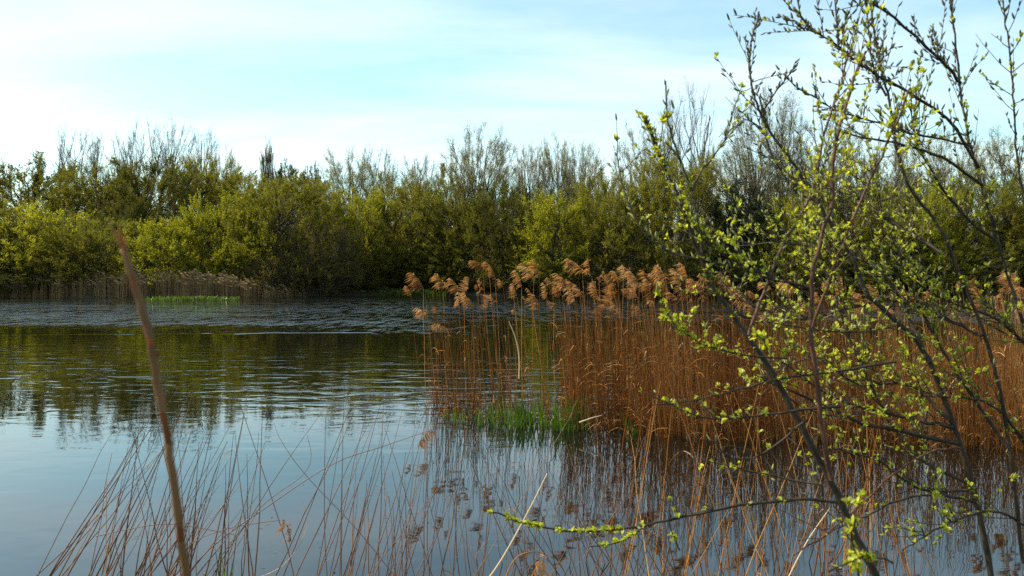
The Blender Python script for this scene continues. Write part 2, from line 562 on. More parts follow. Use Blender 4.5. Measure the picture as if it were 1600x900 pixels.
# ------------------------------------------------------------------ trees
def grow(seed, H=10, Rd=5, low=.12, nstem=5, spread=.45, nlimb=60, nsub=420, ntwig=3200, lt=.9, leaf=8, ll=.16, lw=.045,
         up=.6, thick=.13, jag=.5, tw=.007, flat=.65, inner=.45, sl=1.0):
    """a tree or bush: wood (stems and limbs) and crown (sub-branches, twigs and leaves), unit metres, foot at the origin"""
    r = np.random.default_rng(seed)
    wood, crown = MB(), MB()
    # envelope targets spread over a dome
    k = np.arange(nlimb) + .5
    sn = np.clip(-.8 + 1.8 * (k / nlimb) ** .9 + r.normal(0, .05, nlimb), -.9, 1)
    ph = np.arcsin(sn)
    th = k * 2.39996 + r.normal(0, .35, nlimb)
    lump = 1 + .10 * np.sin(3 * th + seed) * np.cos(2.3 * ph + seed) + r.normal(0, .05, nlimb)
    fr = np.where(r.random(nlimb) < .78, r.uniform(.86, 1, nlimb), r.uniform(inner, .86, nlimb)) * lump
    cp = np.cos(ph) ** flat
    zc = H * (low + (1 - low) * .42)
    tgt = np.stack([Rd * cp * np.cos(th) * fr, Rd * cp * np.sin(th) * fr,
                    zc + np.where(sn > 0, H - zc, zc - H * low) * sn * np.minimum(fr, 1)], -1)
    tgt[:, :2] *= .9
    tgt[:, 2] *= .93
    # stems
    a = r.uniform(0, 6.28, nstem)
    base = np.stack([np.cos(a), np.sin(a), 0 * a], -1) * (.12 * Rd * (nstem > 1)) * r.uniform(.4, 1, nstem)[:, None]
    top = np.stack([np.cos(a) * spread * Rd, np.sin(a) * spread * Rd, H * r.uniform(.55, .85, nstem)], -1) + r.normal(0, .06 * Rd, (nstem, 3))
    midp = base * .5 + top * .5
    midp[:, 2] = H * r.uniform(.3, .5, nstem)
    midp[:, :2] *= r.uniform(.5, 1.1, nstem)[:, None]
    S = bez(base - np.array([0, 0, .6]), midp, top, 9)
    S[:, 2:-1] += r.normal(0, .03 * Rd, S[:, 2:-1].shape)
    wood.tubes(S, np.linspace(1, .3, 9)[None] * thick * r.uniform(.65, 1.1, nstem)[:, None], 6)
    # limbs
    si = r.integers(0, nstem, nlimb)
    d2 = np.linalg.norm(tgt[:, None, :2] - top[None, :, :2], axis=2)
    si = np.where(r.random(nlimb) < .75, d2.argmin(1), si)
    hi = np.clip(tgt[:, 2] / (H * .85) - r.uniform(.15, .45, nlimb), .12, .95)
    ti = np.minimum((hi * 8).astype(int), 8)
    st = S[si, ti]
    mid = st * .45 + tgt * .55
    mid[:, 2] = st[:, 2] * .6 + tgt[:, 2] * .4 + r.normal(0, .04 * H, nlimb)
    mid += r.normal(0, .07 * Rd, mid.shape)
    Lm = bez(st, mid, tgt, 7)
    Lm[:, 1:-1] += r.normal(0, .02 * Rd, Lm[:, 1:-1].shape)
    wood.tubes(Lm, np.linspace(.42, .09, 7)[None] * thick * r.uniform(.7, 1.1, nlimb)[:, None], 4)
    # sub-branches
    li = r.integers(0, nlimb, nsub)
    f = r.uniform(.3, 1, nsub) ** .7 * 5.99
    i0 = f.astype(int)
    p0 = Lm[li, i0] + (Lm[li, i0 + 1] - Lm[li, i0]) * (f - i0)[:, None]
    dl = nrm(Lm[li, -1] - Lm[li, 2])
    outw = nrm(p0 - np.array([0, 0, H * .3]))
    dr = nrm(dl * .5 + outw * .8 + r.normal(0, .55, (nsub, 3)) + np.array([0, 0, up * .5]))
    ln = r.uniform(.10, .25, nsub) * Rd * sl
    p2 = p0 + dr * ln[:, None] + np.array([0, 0, 1.]) * (up * .22 * ln)[:, None]
    p1 = p0 + dr * ln[:, None] * .5 + r.normal(0, .05, (nsub, 3)) * ln[:, None]
    Sb = bez(p0, p1, p2, 4)
    crown.tubes(Sb, np.linspace(.085, .035, 4)[None] * thick * np.ones((nsub, 1)), 3, 0, r.random(nsub))
    # twigs
    bi = r.integers(0, nsub, ntwig)
    f = r.uniform(.1, 1, ntwig) * 2.99
    i0 = f.astype(int)
    q0 = Sb[bi, i0] + (Sb[bi, i0 + 1] - Sb[bi, i0]) * (f - i0)[:, None]
    dt = nrm(nrm(Sb[bi, -1] - Sb[bi, 0]) * .45 + nrm(q0 - np.array([0, 0, H * .35])) * .55 + r.normal(0, jag, (ntwig, 3)) + np.array([0, 0, up]))
    tl = lt * r.uniform(.45, 1.2, ntwig)
    q1 = q0 + dt * tl[:, None] * .5 + r.normal(0, .06, (ntwig, 3)) * tl[:, None]
    q2 = q0 + dt * tl[:, None] + np.array([0, 0, 1.]) * (.15 * up * tl)[:, None]
    Tw = np.stack([q0, q1, q2], 1)
    crown.tubes(Tw, np.array([[1., .75, .35]]) * tw * np.ones((ntwig, 1)), 3, 0, r.random(ntwig))
    if leaf > 0:
        n = int(ntwig * leaf)
        wi = r.integers(0, ntwig, n)
        f = r.uniform(.1, 1, n)[:, None]
        p = Tw[wi, 0] * (1 - f) + Tw[wi, 2] * f + r.normal(0, .03, (n, 3))
        d = nrm(nrm(Tw[wi, 2] - Tw[wi, 0]) * .7 + r.normal(0, .6, (n, 3)))
        sz = r.uniform(.6, 1.25, n)
        # leaf colour drifts from bough to bough as well as from leaf to leaf
        va = np.clip(.5 + .5 * (r.normal(0, .5, nsub)[bi[wi]]) + r.normal(0, .3, n), 0, 1)
        crown.diamonds(p, d, ll * sz, lw * sz, 1, r, va)
    return wood, crown, H, Rd


KINDS = {}


def kind(name, wmat, tmat, lmat, variants, **kw):
    KINDS[name] = []
    for s in variants:
        w_, c_, H, Rd = grow(s, **kw)
        KINDS[name].append((w_.mesh('trunk', [M[wmat]]), c_.mesh("crown", [M[tmat], M[lmat]], False), H, Rd))


kind('yellow', 'bark', 'twig_olive', 'leaf_yellow', (11, 12, 13), H=11, Rd=5.5, low=.03, nlimb=150, nsub=1200, ntwig=7500, leaf=14, ll=.135, lw=.036, up=.5, jag=.4, lt=.75)
kind('olive', 'bark', 'twig_olive', 'leaf_olive', (21, 22, 23), H=13.5, Rd=6, low=.05, nlimb=170, nsub=1400, ntwig=9000, leaf=13, ll=.135, lw=.036, up=.45, jag=.42, lt=.8)
kind('dark', 'bark', 'twig_dark', 'leaf_dark', (31, 32), H=13, Rd=6.5, low=.04, nlimb=170, nsub=1400, ntwig=8500, leaf=13, ll=.145, lw=.04, up=.3, jag=.5, lt=.7)
kind('brown', 'bark', 'twig_dark', 'leaf_brown', (41, 42), H=14.5, Rd=6, low=.06, nlimb=160, nsub=1300, ntwig=9500, leaf=8, ll=.13, lw=.035, up=.4, jag=.45, lt=.8)
kind('leaning', 'bark', 'twig_dark', 'leaf_olive', (51, 52), H=13.5, Rd=5.5, low=.2, nstem=7, spread=.7, nlimb=120, nsub=1000, ntwig=7000, leaf=11, ll=.14, lw=.037, up=.4, jag=.5, thick=.15, lt=.8)
kind('pale', 'bark_grey', 'twig_grey', 'leaf_pale', (61, 62), H=17, Rd=4.8, low=.3, nstem=5, spread=.45, nlimb=120, nsub=1100, ntwig=9500, leaf=4.5, ll=.11, lw=.028, up=.3, jag=.5, lt=.8, tw=.006)
kind('bare', 'bark_grey', 'twig_dark', 'leaf_brown', (71, 72, 73), H=19, Rd=6, low=.42, nstem=4, spread=.75, nlimb=48, nsub=620, ntwig=6000, leaf=0, up=.0, jag=.85, lt=.7, tw=.008, thick=.22, sl=1.3)
kind('misty', 'bark', 'twig_grey', 'leaf_pale', (81, 82), H=20, Rd=5.5, low=.45, nstem=4, spread=.5, nlimb=90, nsub=800, ntwig=7000, leaf=4, ll=.10, lw=.03, up=.2, jag=.6, lt=.7, tw=.007)
kind('poplar', 'bark_grey', 'twig_grey', 'leaf_pale', (91,), H=22, Rd=2.2, low=.1, nstem=2, spread=.2, nlimb=90, nsub=620, ntwig=6500, leaf=2.2, ll=.16, lw=.05, up=1.6, jag=.3, lt=1.1, tw=.012, flat=1.0, sl=2)
kind('evergreen', 'bark', 'twig_dark', 'leaf_ever', (95, 96), H=14, Rd=5, low=.08, nlimb=130, nsub=1000, ntwig=6500, leaf=12, ll=.16, lw=.055, up=.2, jag=.6, lt=.7)
kind('twiggy', 'bark', 'twig_dark', 'leaf_brown', (98, 99), H=7, Rd=5, low=.02, nstem=9, spread=.6, nlimb=130, nsub=1100, ntwig=9500, leaf=2.5, ll=.12, lw=.032, up=.6, jag=.45, lt=.7, tw=.009)

NAME = {'yellow': ('willow_tree', 'tree'), 'olive': ('willow_tree', 'tree'), 'dark': ('dark_tree', 'tree'), 'brown': ('alder_tree', 'tree'),
        'leaning': ('leaning_tree', 'tree'), 'pale': ('pale_tree', 'tree'), 'bare': ('bare_tree', 'tree'), 'misty': ('catkin_tree', 'tree'),
        'poplar': ('poplar_tree', 'tree'), 'evergreen': ('evergreen_tree', 'tree'), 'twiggy': ('twiggy_bush', 'bush')}
used = {}


def plant(px, top, hw, Y, k, label, group='trees along the far bank'):
    vs = KINDS[k]
    n = used.get(k, 0)
    used[k] = n + 1
    tr, cr_, H0, R0 = vs[n % len(vs)]
    x = (px - 800) / F * Y
    z0 = float(ground_z(x, Y)) - .15
    H = EYE + (HOR - top) / F * Y - z0
    s = H / H0 * (1.07 if Y > 130 else 1.1 if k in ('bare', 'misty', 'pale') else 1.03)
    sr = hw * (1.18 if k not in ('poplar', 'bare') else 1.0) / F * Y / R0
    RATIO.append((k, round(s, 2), round(sr, 2)))
    nm, cat = NAME[k]
    o = thing(nm, label, cat, (x, Y, z0), group)
    o.rotation_euler = (0, 0, float(R.uniform(0, 6.28)))
    o.scale = (sr, sr, s)
    link('trunk', tr, o)
    link('crown', cr_, o)
    return o


RATIO = []
TREES = [
    # front row, left to right (photo pixel of the middle, of the top, half width, metres away)
    (40, 318, 95, 86, 'yellow', 'yellow-green willow at the water, beyond the left edge of the far reed belt'),
    (140, 335, 70, 84, 'olive', 'low olive willow left of the bright yellow-green bushes above the far reeds'),
    (262, 338, 66, 84.5, 'yellow', 'bright yellow-green willow rising directly behind the pale far reed belt'),
    (350, 303, 72, 87, 'yellow', 'yellow-green willow left of the biggest grey-green dome, behind the reed belt'),
    (448, 268, 88, 89, 'olive', 'biggest rounded grey-green willow dome on the left shore'),
    (500, 352, 56, 86, 'twiggy', 'dark brown twigs added as the shaded lower right part of the biggest willow dome'),  # dark twigs stand in for the dome's own shaded side, no separate bush
    (425, 392, 46, 84, 'twiggy', 'low dark twiggy bush at the right end of the far reed belt'),
    (560, 292, 62, 95, 'yellow', 'yellow-olive willow with thin dark stems right of the biggest dome'),
    (640, 282, 66, 97, 'leaning', 'leaning multi-stemmed tree above the green strip on the far bank'),
    (715, 292, 70, 96, 'olive', 'olive willow with dark trunks beneath the tall silvery crown'),
    (785, 286, 62, 92, 'dark', 'dark leafy tree behind the tallest reed plumes, mid shore'),
    (870, 298, 74, 89, 'yellow', 'wide yellow-green willow with a low slanting bough over the plumes'),
    (955, 275, 66, 87, 'olive', 'olive-green tree just left of the near willow stem top'),
    (1050, 232, 76, 86, 'olive', 'tall olive tree below the bare crown, behind the near willow shoots'),
    (1150, 282, 60, 85, 'evergreen', 'dark ivy-green tree in shadow behind the near willow'),
    (1235, 300, 66, 84, 'yellow', 'green bushy willow behind the red vertical stem of the near willow'),
    (1330, 290, 74, 84, 'olive', 'olive willow at the right behind dense catkin twigs'),
    (1430, 285, 74, 84, 'yellow', 'yellow-green willow past the right side of the reed bed'),
    (1530, 275, 80, 85, 'olive', 'olive willow at the far right end of the shore'),
    (1625, 290, 70, 84, 'dark', 'dark rounded tree at the extreme right of the shore'),
    (-45, 300, 90, 88, 'olive', 'olive willow at the extreme left of the shore'),
    # second row
    (60, 248, 85, 104, 'dark', 'dark rounded tree at the left below the row of bare trees'),
    (150, 262, 70, 101, 'olive', 'olive round-topped tree behind the low willow at the left'),
    (240, 247, 84, 104, 'dark', 'large dark olive dome left of the middle of the bare tree row'),
    (205, 305, 52, 95, 'dark', 'small dark round tree tucked under the large dark olive dome'),
    (212, 252, 52, 110, 'brown', 'brown-olive tree between the bare trees and the large dark olive dome'),
    (330, 243, 62, 114, 'olive', 'green-brown tree right below the shortest bare tree'),
    (390, 268, 56, 112, 'olive', 'olive tree below and left of the thin poplar'),
    (545, 240, 46, 108, 'pale', 'grey-olive feathery tree left of the round bare dome'),
    (470, 275, 60, 114, 'dark', 'dark tree between the poplar and the biggest willow dome'),
    (610, 262, 62, 110, 'brown', 'brown-olive tree just below the round bare dome'),
    (690, 255, 66, 106, 'brown', 'brownish thin-leaved tree left of the tall silvery crown'),
    (752, 209, 58, 108, 'pale', 'tall silvery feathery crown at the middle of the skyline'),
    (830, 228, 32, 111, 'pale', 'slender pale tree next right of the tall silvery crown'),
    (868, 222, 30, 110, 'pale', 'slim upright pale tree with yellowish tips'),
    (910, 226, 34, 109, 'pale', 'pale yellowish tree last before the bare trees on the right'),
    (800, 290, 80, 108, 'brown', 'brown thin-leaved tree filling behind the dark leafy tree'),
    (940, 262, 60, 103, 'brown', 'brown-olive tree behind the olive-green tree left of the near willow'),
    (1005, 194, 48, 92, 'misty', 'small misty-twigged tree left of the tall bare crown'),
    (1066, 134, 58, 90, 'bare', 'tall bare crown with spreading branches above the olive tree'),
    (1195, 146, 66, 88, 'misty', 'tall grey catkin-covered tree right of the bare crown'),
    (1285, 186, 70, 90, 'misty', 'broad grey catkin-covered tree behind the leafy upright shoots'),
    (1150, 235, 70, 96, 'pale', 'grey feathery tree between the two tall crowns on the right'),
    (1375, 225, 62, 92, 'pale', 'grey-green feathery tree at the right behind the dark willow limb'),
    (1460, 205, 66, 94, 'misty', 'grey twiggy tree beyond the right willow'),
    (1560, 215, 66, 93, 'pale', 'pale feathery tree at the far right'),
    (1250, 262, 80, 100, 'brown', 'brown-olive tree filling under the broad grey catkin-covered tree'),
    (1420, 262, 80, 100, 'brown', 'brown-olive tree behind the grey-green feathery tree at right'),
    # skyline far behind
    (120, 195, 40, 150, 'bare', 'bare tall tree leftmost on the hill'),
    (170, 203, 36, 152, 'bare', 'bare tree second from the left on the hill'),
    (224, 183, 34, 148, 'bare', 'tall bare tree with two leaders on the left hill'),
    (276, 184, 34, 148, 'bare', 'tall bare fan-shaped tree right of the two-leader tree'),
    (318, 196, 28, 150, 'bare', 'narrower bare tree right of the fan-shaped tree'),
    (348, 222, 24, 152, 'bare', 'shortest bare tree at the right end of the hill row'),
    (418, 219, 14, 165, 'poplar', 'slim pale poplar standing alone on the skyline'),
    (447, 255, 20, 160, 'evergreen', 'dark evergreen right beside the slim poplar'),
    (486, 256, 15, 160, 'evergreen', 'small dark pointed evergreen left of the grey-olive tree'),
    (592, 223, 36, 140, 'bare', 'round bare dome of fine branches on the skyline'),
    (655, 240, 36, 142, 'bare', 'low brownish bare crown right of the round bare dome'),
]
for t in TREES:
    plant(*t)

# low dark undergrowth along the water's edge: separate bushes
us = ['dark brown bush at the water under the yellow-olive willow', 'dark bush under the leaning multi-stemmed tree', 'shaded bush under the olive willow with dark trunks',
      'shaded twiggy bush under the dark leafy tree', 'shaded bush under the wide yellow-green willow', 'shaded twiggy bush under the olive-green tree',
      'dark bush at the water below the tall olive tree', 'shaded bush by the dark ivy-green tree', 'twiggy bush below the green bushy willow', 'twiggy bush below the right olive willow',
      'low twiggy bush at the far right shore', 'low dark bush at the extreme left shore']
for (px, hw, Y), lb in zip([(560, 55, 92), (640, 55, 97), (720, 60, 94), (795, 55, 90), (880, 60, 87), (965, 55, 85), (1045, 55, 84), (1130, 55, 83), (1225, 60, 82), (1330, 65, 82), (1480, 80, 82), (20, 80, 82)], us):
    plant(px, R.uniform(375, 398), hw, Y, 'twiggy' if px % 2 else 'dark', lb, 'undergrowth along the far bank')


# ------------------------------------------------------------------ reeds
def plume_bm(seed, L=.36):
    """a drooping one-sided panicle; stalk end at the origin, tip leaning to -X"""
    r = np.random.default_rng(seed)
    b = MB()
    lean = r.uniform(.5, 1.25)
    t = np.linspace(0, 1, 10)
    ax = np.stack([-L * lean * .55 * t ** 1.5, L * .08 * np.sin(t * 2 + seed), L * (t - .22 * lean * t ** 2)], -1)
    b.tubes(ax, np.linspace(.0028, .0008, 10), 3, 0, [.3])
    nf = 15
    for k in range(nf):
        u = .02 + .98 * k / nf
        p0 = ax[0] * 0 + np.array([np.interp(u, t, ax[:, c]) for c in range(3)])
        ln = L * (.50 * math.sin(math.pi * (.18 + .78 * u)) + .06) * r.uniform(.8, 1.2)
        a = r.normal(math.pi, .75)
        d0 = np.array([math.cos(a), math.sin(a) * .8, .55 + .3 * u])
        ns_ = 9
        off = r.normal(0, .15, (ns_, 3))
        dd = nrm(d0 + off)
        s = np.linspace(0, 1, 5)[None, :, None]
        l2 = (ln * r.uniform(.55, 1.1, ns_))[:, None, None]
        P = p0 + dd[:, None] * s * l2 + np.array([-.35, 0, -.75]) * s ** 2 * l2
        sd_ = nrm(np.cross(dd, r.normal(size=(ns_, 3))))
        wv = np.array([[.0012, .0034, .0046, .0042, .001]]) * (L / .36)
        b.ribbons(P, wv * np.ones((ns_, 1)), sd_, 0, np.clip(.25 + .5 * u + r.normal(0, .2, ns_), 0, 1))
    return b


PLUMES = [plume_bm(s).mesh('plume', [M['plume']], False) for s in range(100, 112)]


def stem_bm(root, tip, bow, r0, r1, rng, n=9, leafs=0, jitter=.004, mat=0):
    root = np.asarray(root, float)
    tip = np.asarray(tip, float)
    t = np.linspace(0, 1, n)[:, None]
    P = root + (tip - root) * t + np.asarray(bow) * (4 * t * (1 - t)) * .5 + np.asarray(bow) * t ** 3 * .6
    P[1:-1] += rng.normal(0, jitter, (n - 2, 3))
    b = MB()
    rad = np.linspace(r0, r1, n)
    b.tubes(P, rad, 5, mat, [rng.random()])
    for k in range(leafs):                      # a dead leaf still hanging at a node
        j = rng.integers(2, n - 2)
        d = nrm(np.array([rng.normal(-.5, .7), rng.normal(0, .6), rng.uniform(.1, .9)]))
        L = rng.uniform(.12, .3)
        s = np.linspace(0, 1, 6)[:, None]
        Q = P[j] + d * s * L + np.array([-.1, 0, -.9]) * s ** 2.2 * L
        b.ribbons(Q[None], np.array([[.002, .0042, .0045, .0036, .002, .0004]]), nrm(np.cross(d, rng.normal(size=3)))[None], 1, [rng.random()])
    return b, P


def reed_obj(root, tip, bow, r0, r1, label, group, mats, leafs=0, plume=None, name='dry_reed', rng=R, n=9):
    b, P = stem_bm(np.zeros(3), np.asarray(tip) - np.asarray(root), bow, r0, r1, rng, n, leafs)
    o = link(name, b.mesh(name, mats), None, root)
    tag(o, label, 'reed', group)
    if plume is not None:
        c = link('plume', plume, o, P[-1])
        c.rotation_euler = (rng.normal(0, .12), rng.normal(0, .3), rng.normal(0, .7))
        s = rng.uniform(.5, 1.05)
        if rng.random() < .14:
            s *= .5                         # worn heads, nearly bare
        c.scale = (s * rng.uniform(.75, 1.15), s, s * rng.uniform(.8, 1.2))
    return o


# --- the bed in the middle of the pond: individuals with plumes
front = lambda px: np.interp(px, [640, 700, 900, 1050, 1200, 1650], [12.9, 12.3, 11.4, 10.7, 10.3, 9.8])
tips = [(655, 437), (640, 450), (684, 428), (690, 432), (703, 440), (713, 446), (745, 404), (752, 402), (757, 420), (780, 428), (803, 428), (796, 436), (733, 462), (722, 452),
        (747, 446), (768, 458), (812, 455), (830, 425), (838, 420), (856, 424), (868, 432), (850, 448), (846, 440), (875, 446), (888, 452), (902, 408), (912, 418), (921, 420), (895, 440),
        (906, 446), (930, 446), (940, 462), (964, 414), (975, 412), (986, 424), (993, 432), (970, 440), (1003, 436), (1015, 450), (1030, 424), (1040, 418), (1052, 430), (1064, 420),
        (1078, 436), (1050, 448), (1092, 452), (1020, 460), (985, 455), (700, 462), (680, 470), (760, 474), (800, 468), (830, 466), (862, 462), (918, 470), (955, 476), (1000, 474), (655, 478),
        (690, 492), (948, 430), (1010, 420), (1100, 440), (1115, 430), (925, 436), (935, 452), (980, 446), (958, 424), (1035, 440), (1070, 452), (883, 436), (820, 444), (790, 450), (735, 442), (880, 428), (950, 446), (1012, 438), (1060, 438), (1088, 428), (1025, 432), (996, 448)]
for k in range(52):
    tips.append((R.uniform(1110, 1620), R.uniform(432, 482)))
for k, (px, py) in enumerate(tips):
    Y = front(px) + R.uniform(.6, 4.2)
    px = px + 10 + R.normal(0, 4)
    tip = W(px, py + 15 + R.uniform(-3, 8), Y)         # where the plume starts
    tip[2] = max(tip[2], .9)
    root = np.array([tip[0] + R.uniform(-.05, .35), Y + R.uniform(-.3, .3), -.3])
    reed_obj(root, tip, (R.normal(-.03, .05), R.normal(0, .04), 0), .0052, .003,
             'tall dry reed with feathery brown plume leaning left, in the reed bed', 'plumed reeds of the middle bed', [M['reed'], M['reed_pale']],
             int(R.random() < .3), PLUMES[k % 12], 'plumed_reed')

# --- the uncountable rest of the bed
b = MB()
n = 3100
px = np.where(R.random(n) < .10, R.uniform(672, 905, n), R.uniform(880, 1660, n))
clump = np.sin(px * .113) + .6 * np.sin(px * .041 + 1.3) + .4 * np.sin(px * .23)
keep = ((px > 930) & (np.sin(px * .055) + .8 * np.sin(px * .023 + 2) + R.normal(0, .7, n) > -1.0)) | (clump + R.normal(0, .5, n) > .1) | ((px > 675) & (px < 722))
px = px[keep]
n0 = len(px)
px = np.concatenate([px, 1650 - 770 * R.random(1300) ** .9, np.where(R.random(2600) < .14, R.uniform(676, 900, 2600), R.uniform(880, 1650, 2600))])
n = len(px)
extra = np.arange(n) >= n0
stub = np.arange(n) >= n0 + 1300
Yv = front(px) + np.abs(R.normal(0, 1, n)) * np.where(px < 900, .9, np.where(extra, 1.0, 3.2)) + R.uniform(0, .4, n)
x = (px - 800) / F * Yv
hgt = np.clip(R.normal(1.32, .42, n), .3, 2.2) * np.where(px < 900, .95, 1.0)
hgt = np.where(stub, R.uniform(.05, .38, n), hgt)
lean = R.normal(0, .10, n) * np.where(stub, 4, 1) - .03
t = np.linspace(0, 1, 6)[None, :, None]
P0 = np.stack([x, Yv, np.full(n, -.3)], -1)
P1 = np.stack([x + lean * hgt, Yv + R.normal(0, .08, n) * hgt, hgt], -1)
hgt = hgt * np.where(px > 900, .94 + .16 * np.sin(px * .047 + Yv * .8) + .08 * np.sin(px * .13), 1)
bow = np.stack([R.normal(0, .05, n), R.normal(0, .04, n), np.zeros(n)], -1)
P = P0[:, None] * (1 - t) + P1[:, None] * t + bow[:, None] * np.sin(t * math.pi)
b.tubes(P, np.linspace(.0054, .0020, 6)[None] * R.uniform(.7, 1.15, n)[:, None], 3, 0, np.where(stub, R.uniform(0, .35, n), np.clip(.45 + .22 * np.sin(px * .035 + Yv * 1.3) + R.normal(0, .25, n), 0, 1)))
# dead leaves among them, hanging or bent
m = 4200
j = R.integers(0, n, m)
kk = R.integers(1, 5, m)
s = np.linspace(0, 1, 5)[None, :, None]
d = nrm(np.stack([R.normal(-.25, .5, m), R.normal(0, .4, m), R.uniform(.3, 1.4, m)], -1))
L = R.uniform(.15, .42, m)[:, None, None]
Q = P[j, kk][:, None] + d[:, None] * s * L + np.array([-.15, 0, -.75]) * s ** 2.4 * L
b.ribbons(Q, np.array([[.002, .005, .005, .0035, .0005]]) * np.ones((m, 1)), nrm(np.cross(d, R.normal(size=(m, 3)))), 0, R.random(m))
rb = link('reed_bed', b.mesh('reed_bed', [M['reed']], False))
rb['kind'] = 'stuff'
rb['label'] = 'dense orange-brown dry reed stems standing in the pond'

# --- reed belt on the far shore
b = MB()
n = 5200
px = np.where(R.random(n) < .6, 190 + 290 * R.beta(1, 1.25, n), R.uniform(-60, 200, n))
Yv = 79.6 + .35 * np.sin(px * .19) + .3 * np.sin(px * .057) + 3.4 * R.random(n) ** 1.3 + np.where(px > 370, (px - 370) * .035, 0)
x = (px - 800) / F * Yv
hmax = EYE + (HOR - np.interp(px, [-60, 200, 260, 330, 380, 425], [432, 424, 420, 424, 432, 446])) / F * Yv
hgt = np.clip(hmax, .5, 9) * np.where(px > 400, R.uniform(.2, 1.1, n), R.uniform(.5, 1.05, n)) * (.9 + .13 * np.sin(px * .21) * np.sin(px * .083 + 1) + .06 * np.sin(px * .47))
P0 = np.stack([x, Yv, np.full(n, -.2)], -1)
P1 = np.stack([x + R.normal(0, .12, n), Yv + R.normal(0, .1, n), hgt], -1)
P = np.stack([P0, (P0 + P1) / 2 + R.normal(0, .03, (n, 3)), P1], 1)
b.tubes(P, np.array([[.016, .013, .006]]) * np.ones((n, 1)), 3, 0, R.random(n))
k = n // 3
s = np.linspace(0, 1, 4)[None, :, None]
d = nrm(np.stack([R.normal(-.6, .25, k), R.normal(0, .2, k), R.uniform(.2, 1, k)], -1))
Q = P1[:k, None] + d[:, None] * s * .36 + np.array([-.2, 0, -.3]) * s ** 2 * .4
b.ribbons(Q, np.array([[.02, .05, .045, .01]]) * np.ones((k, 1)), np.tile([[.5, .1, .8]], (k, 1)), 0, R.uniform(.5, 1, k))
fb = link('far_reed_belt', b.mesh('far_reed_belt', [M['far_reed']], False))
fb['kind'] = 'stuff'
fb['label'] = 'pale brown reed belt along the far left shore'


def tuft(name, label, cat, px0, px1, py, Y, n, h0, h1, wd_, mat, depth=.35, group=None, lean=.12):
    """upright green blades"""
    c = W((px0 + px1) / 2, py, Y)
    hw = (px1 - px0) / 2 / F * Y
    b = MB()
    x = np.clip(R.normal(0, .5, n), -1.1, 1.1) * hw
    y = R.uniform(-1, 1, n) * depth
    h = R.uniform(h0, h1, n)
    s = np.linspace(0, 1, 5)[None, :, None]
    P0 = np.stack([x, y, np.full(n, -.12)], -1)
    dr = np.stack([R.normal(0, lean, n), R.normal(0, lean, n), np.ones(n)], -1)
    bend = np.stack([R.normal(0, .12, n), R.normal(0, .12, n), np.zeros(n)], -1)
    P = P0[:, None] + (dr * h[:, None])[:, None] * s + (bend * h[:, None])[:, None] * s ** 2.5
    a = R.uniform(0, 3.14, n)
    b.ribbons(P, np.array([[.9, 1, .9, .6, .04]]) * wd_ * R.uniform(.7, 1.2, n)[:, None], np.stack([np.cos(a), np.sin(a), 0 * a], -1), 0, R.random(n))
    o = link(name, b.mesh(name, [M[mat]], False), None, (c[0], Y, 0))
    return tag(o, label, cat, group)


IR = 'green iris clumps at the foot of the reeds'
tuft('iris_clump', 'small sparse green iris clump under the first reeds on the left', 'iris', 690, 738, 660, 12.2, 36, .12, .38, .010, 'iris', group=IR)
tuft('iris_clump', 'green iris clump left of the densest one, among thin reeds', 'iris', 738, 782, 660, 12.0, 66, .14, .46, .011, 'iris', group=IR)
tuft('iris_clump', 'broad bright green iris clump in the middle of the row', 'iris', 782, 850, 664, 11.8, 125, .16, .60, .011, 'iris', group=IR)
tuft('iris_clump', 'tallest densest green iris clump at the right of the row', 'iris', 850, 918, 668, 11.6, 130, .18, .70, .011, 'iris', group=IR)
tuft('iris_clump', 'lone thin green iris tuft deeper in the brown reeds on the right', 'iris', 975, 1000, 668, 11.3, 20, .25, .55, .011, 'iris', group=IR)
c = W(680, 470, 75)
tuft('weed_mat', 'bright green mat of low water plants before the far left reed belt', 'water plant', 236, 358, 472, 73.5, 1900, .10, .48, .05, 'iris', 1.6, lean=.4)
tuft('sedge_strip', 'green sedge strip on the far bank under the leaning tree', 'sedge', 575, 690, 458, 89.8, 900, .3, 1.0, .05, 'sedge', .9, lean=.35)
tuft('grass_tuft', 'bright green blades at the bottom edge right of the orange cane', 'grass', 335, 372, 905, 5.4, 9, .35, .62, .007, 'iris', .15)
tuft('grass_tuft', 'single green shoot at the bottom edge below the leafy willow twig', 'grass', 866, 880, 900, 5.2, 4, .3, .62, .007, 'iris', .05)
tuft('grass_tuft', 'blurred green blades in the bottom left corner under the reeds', 'grass', 190, 285, 940, 3.4, 22, .7, 1.02, .006, 'iris', .2)

# --- reeds at the near edge
def near_clump(n, x0, x1, Yr, y0, y1, lean_mu, lean_sd, label, group, mats, r0=.0038, leafp=.25, tipw=None, bowmu=0):
    for k in range(n):
        Y = R.uniform(*Yr)
        px, py = R.uniform(x0, x1), R.uniform(y0, y1)
        tip = W(px, py, Y + R.normal(0, .25))
        ln = R.normal(lean_mu, lean_sd)
        root = np.array([tip[0] - ln * (tip[2] + .3), Y, -.3])
        bow = (R.normal(bowmu, .10), R.normal(0, .05), 0)
        reed_obj(root, tip, bow, r0 * R.uniform(.7, 1.2), .0012, label, group, mats, int(R.random() < leafp))


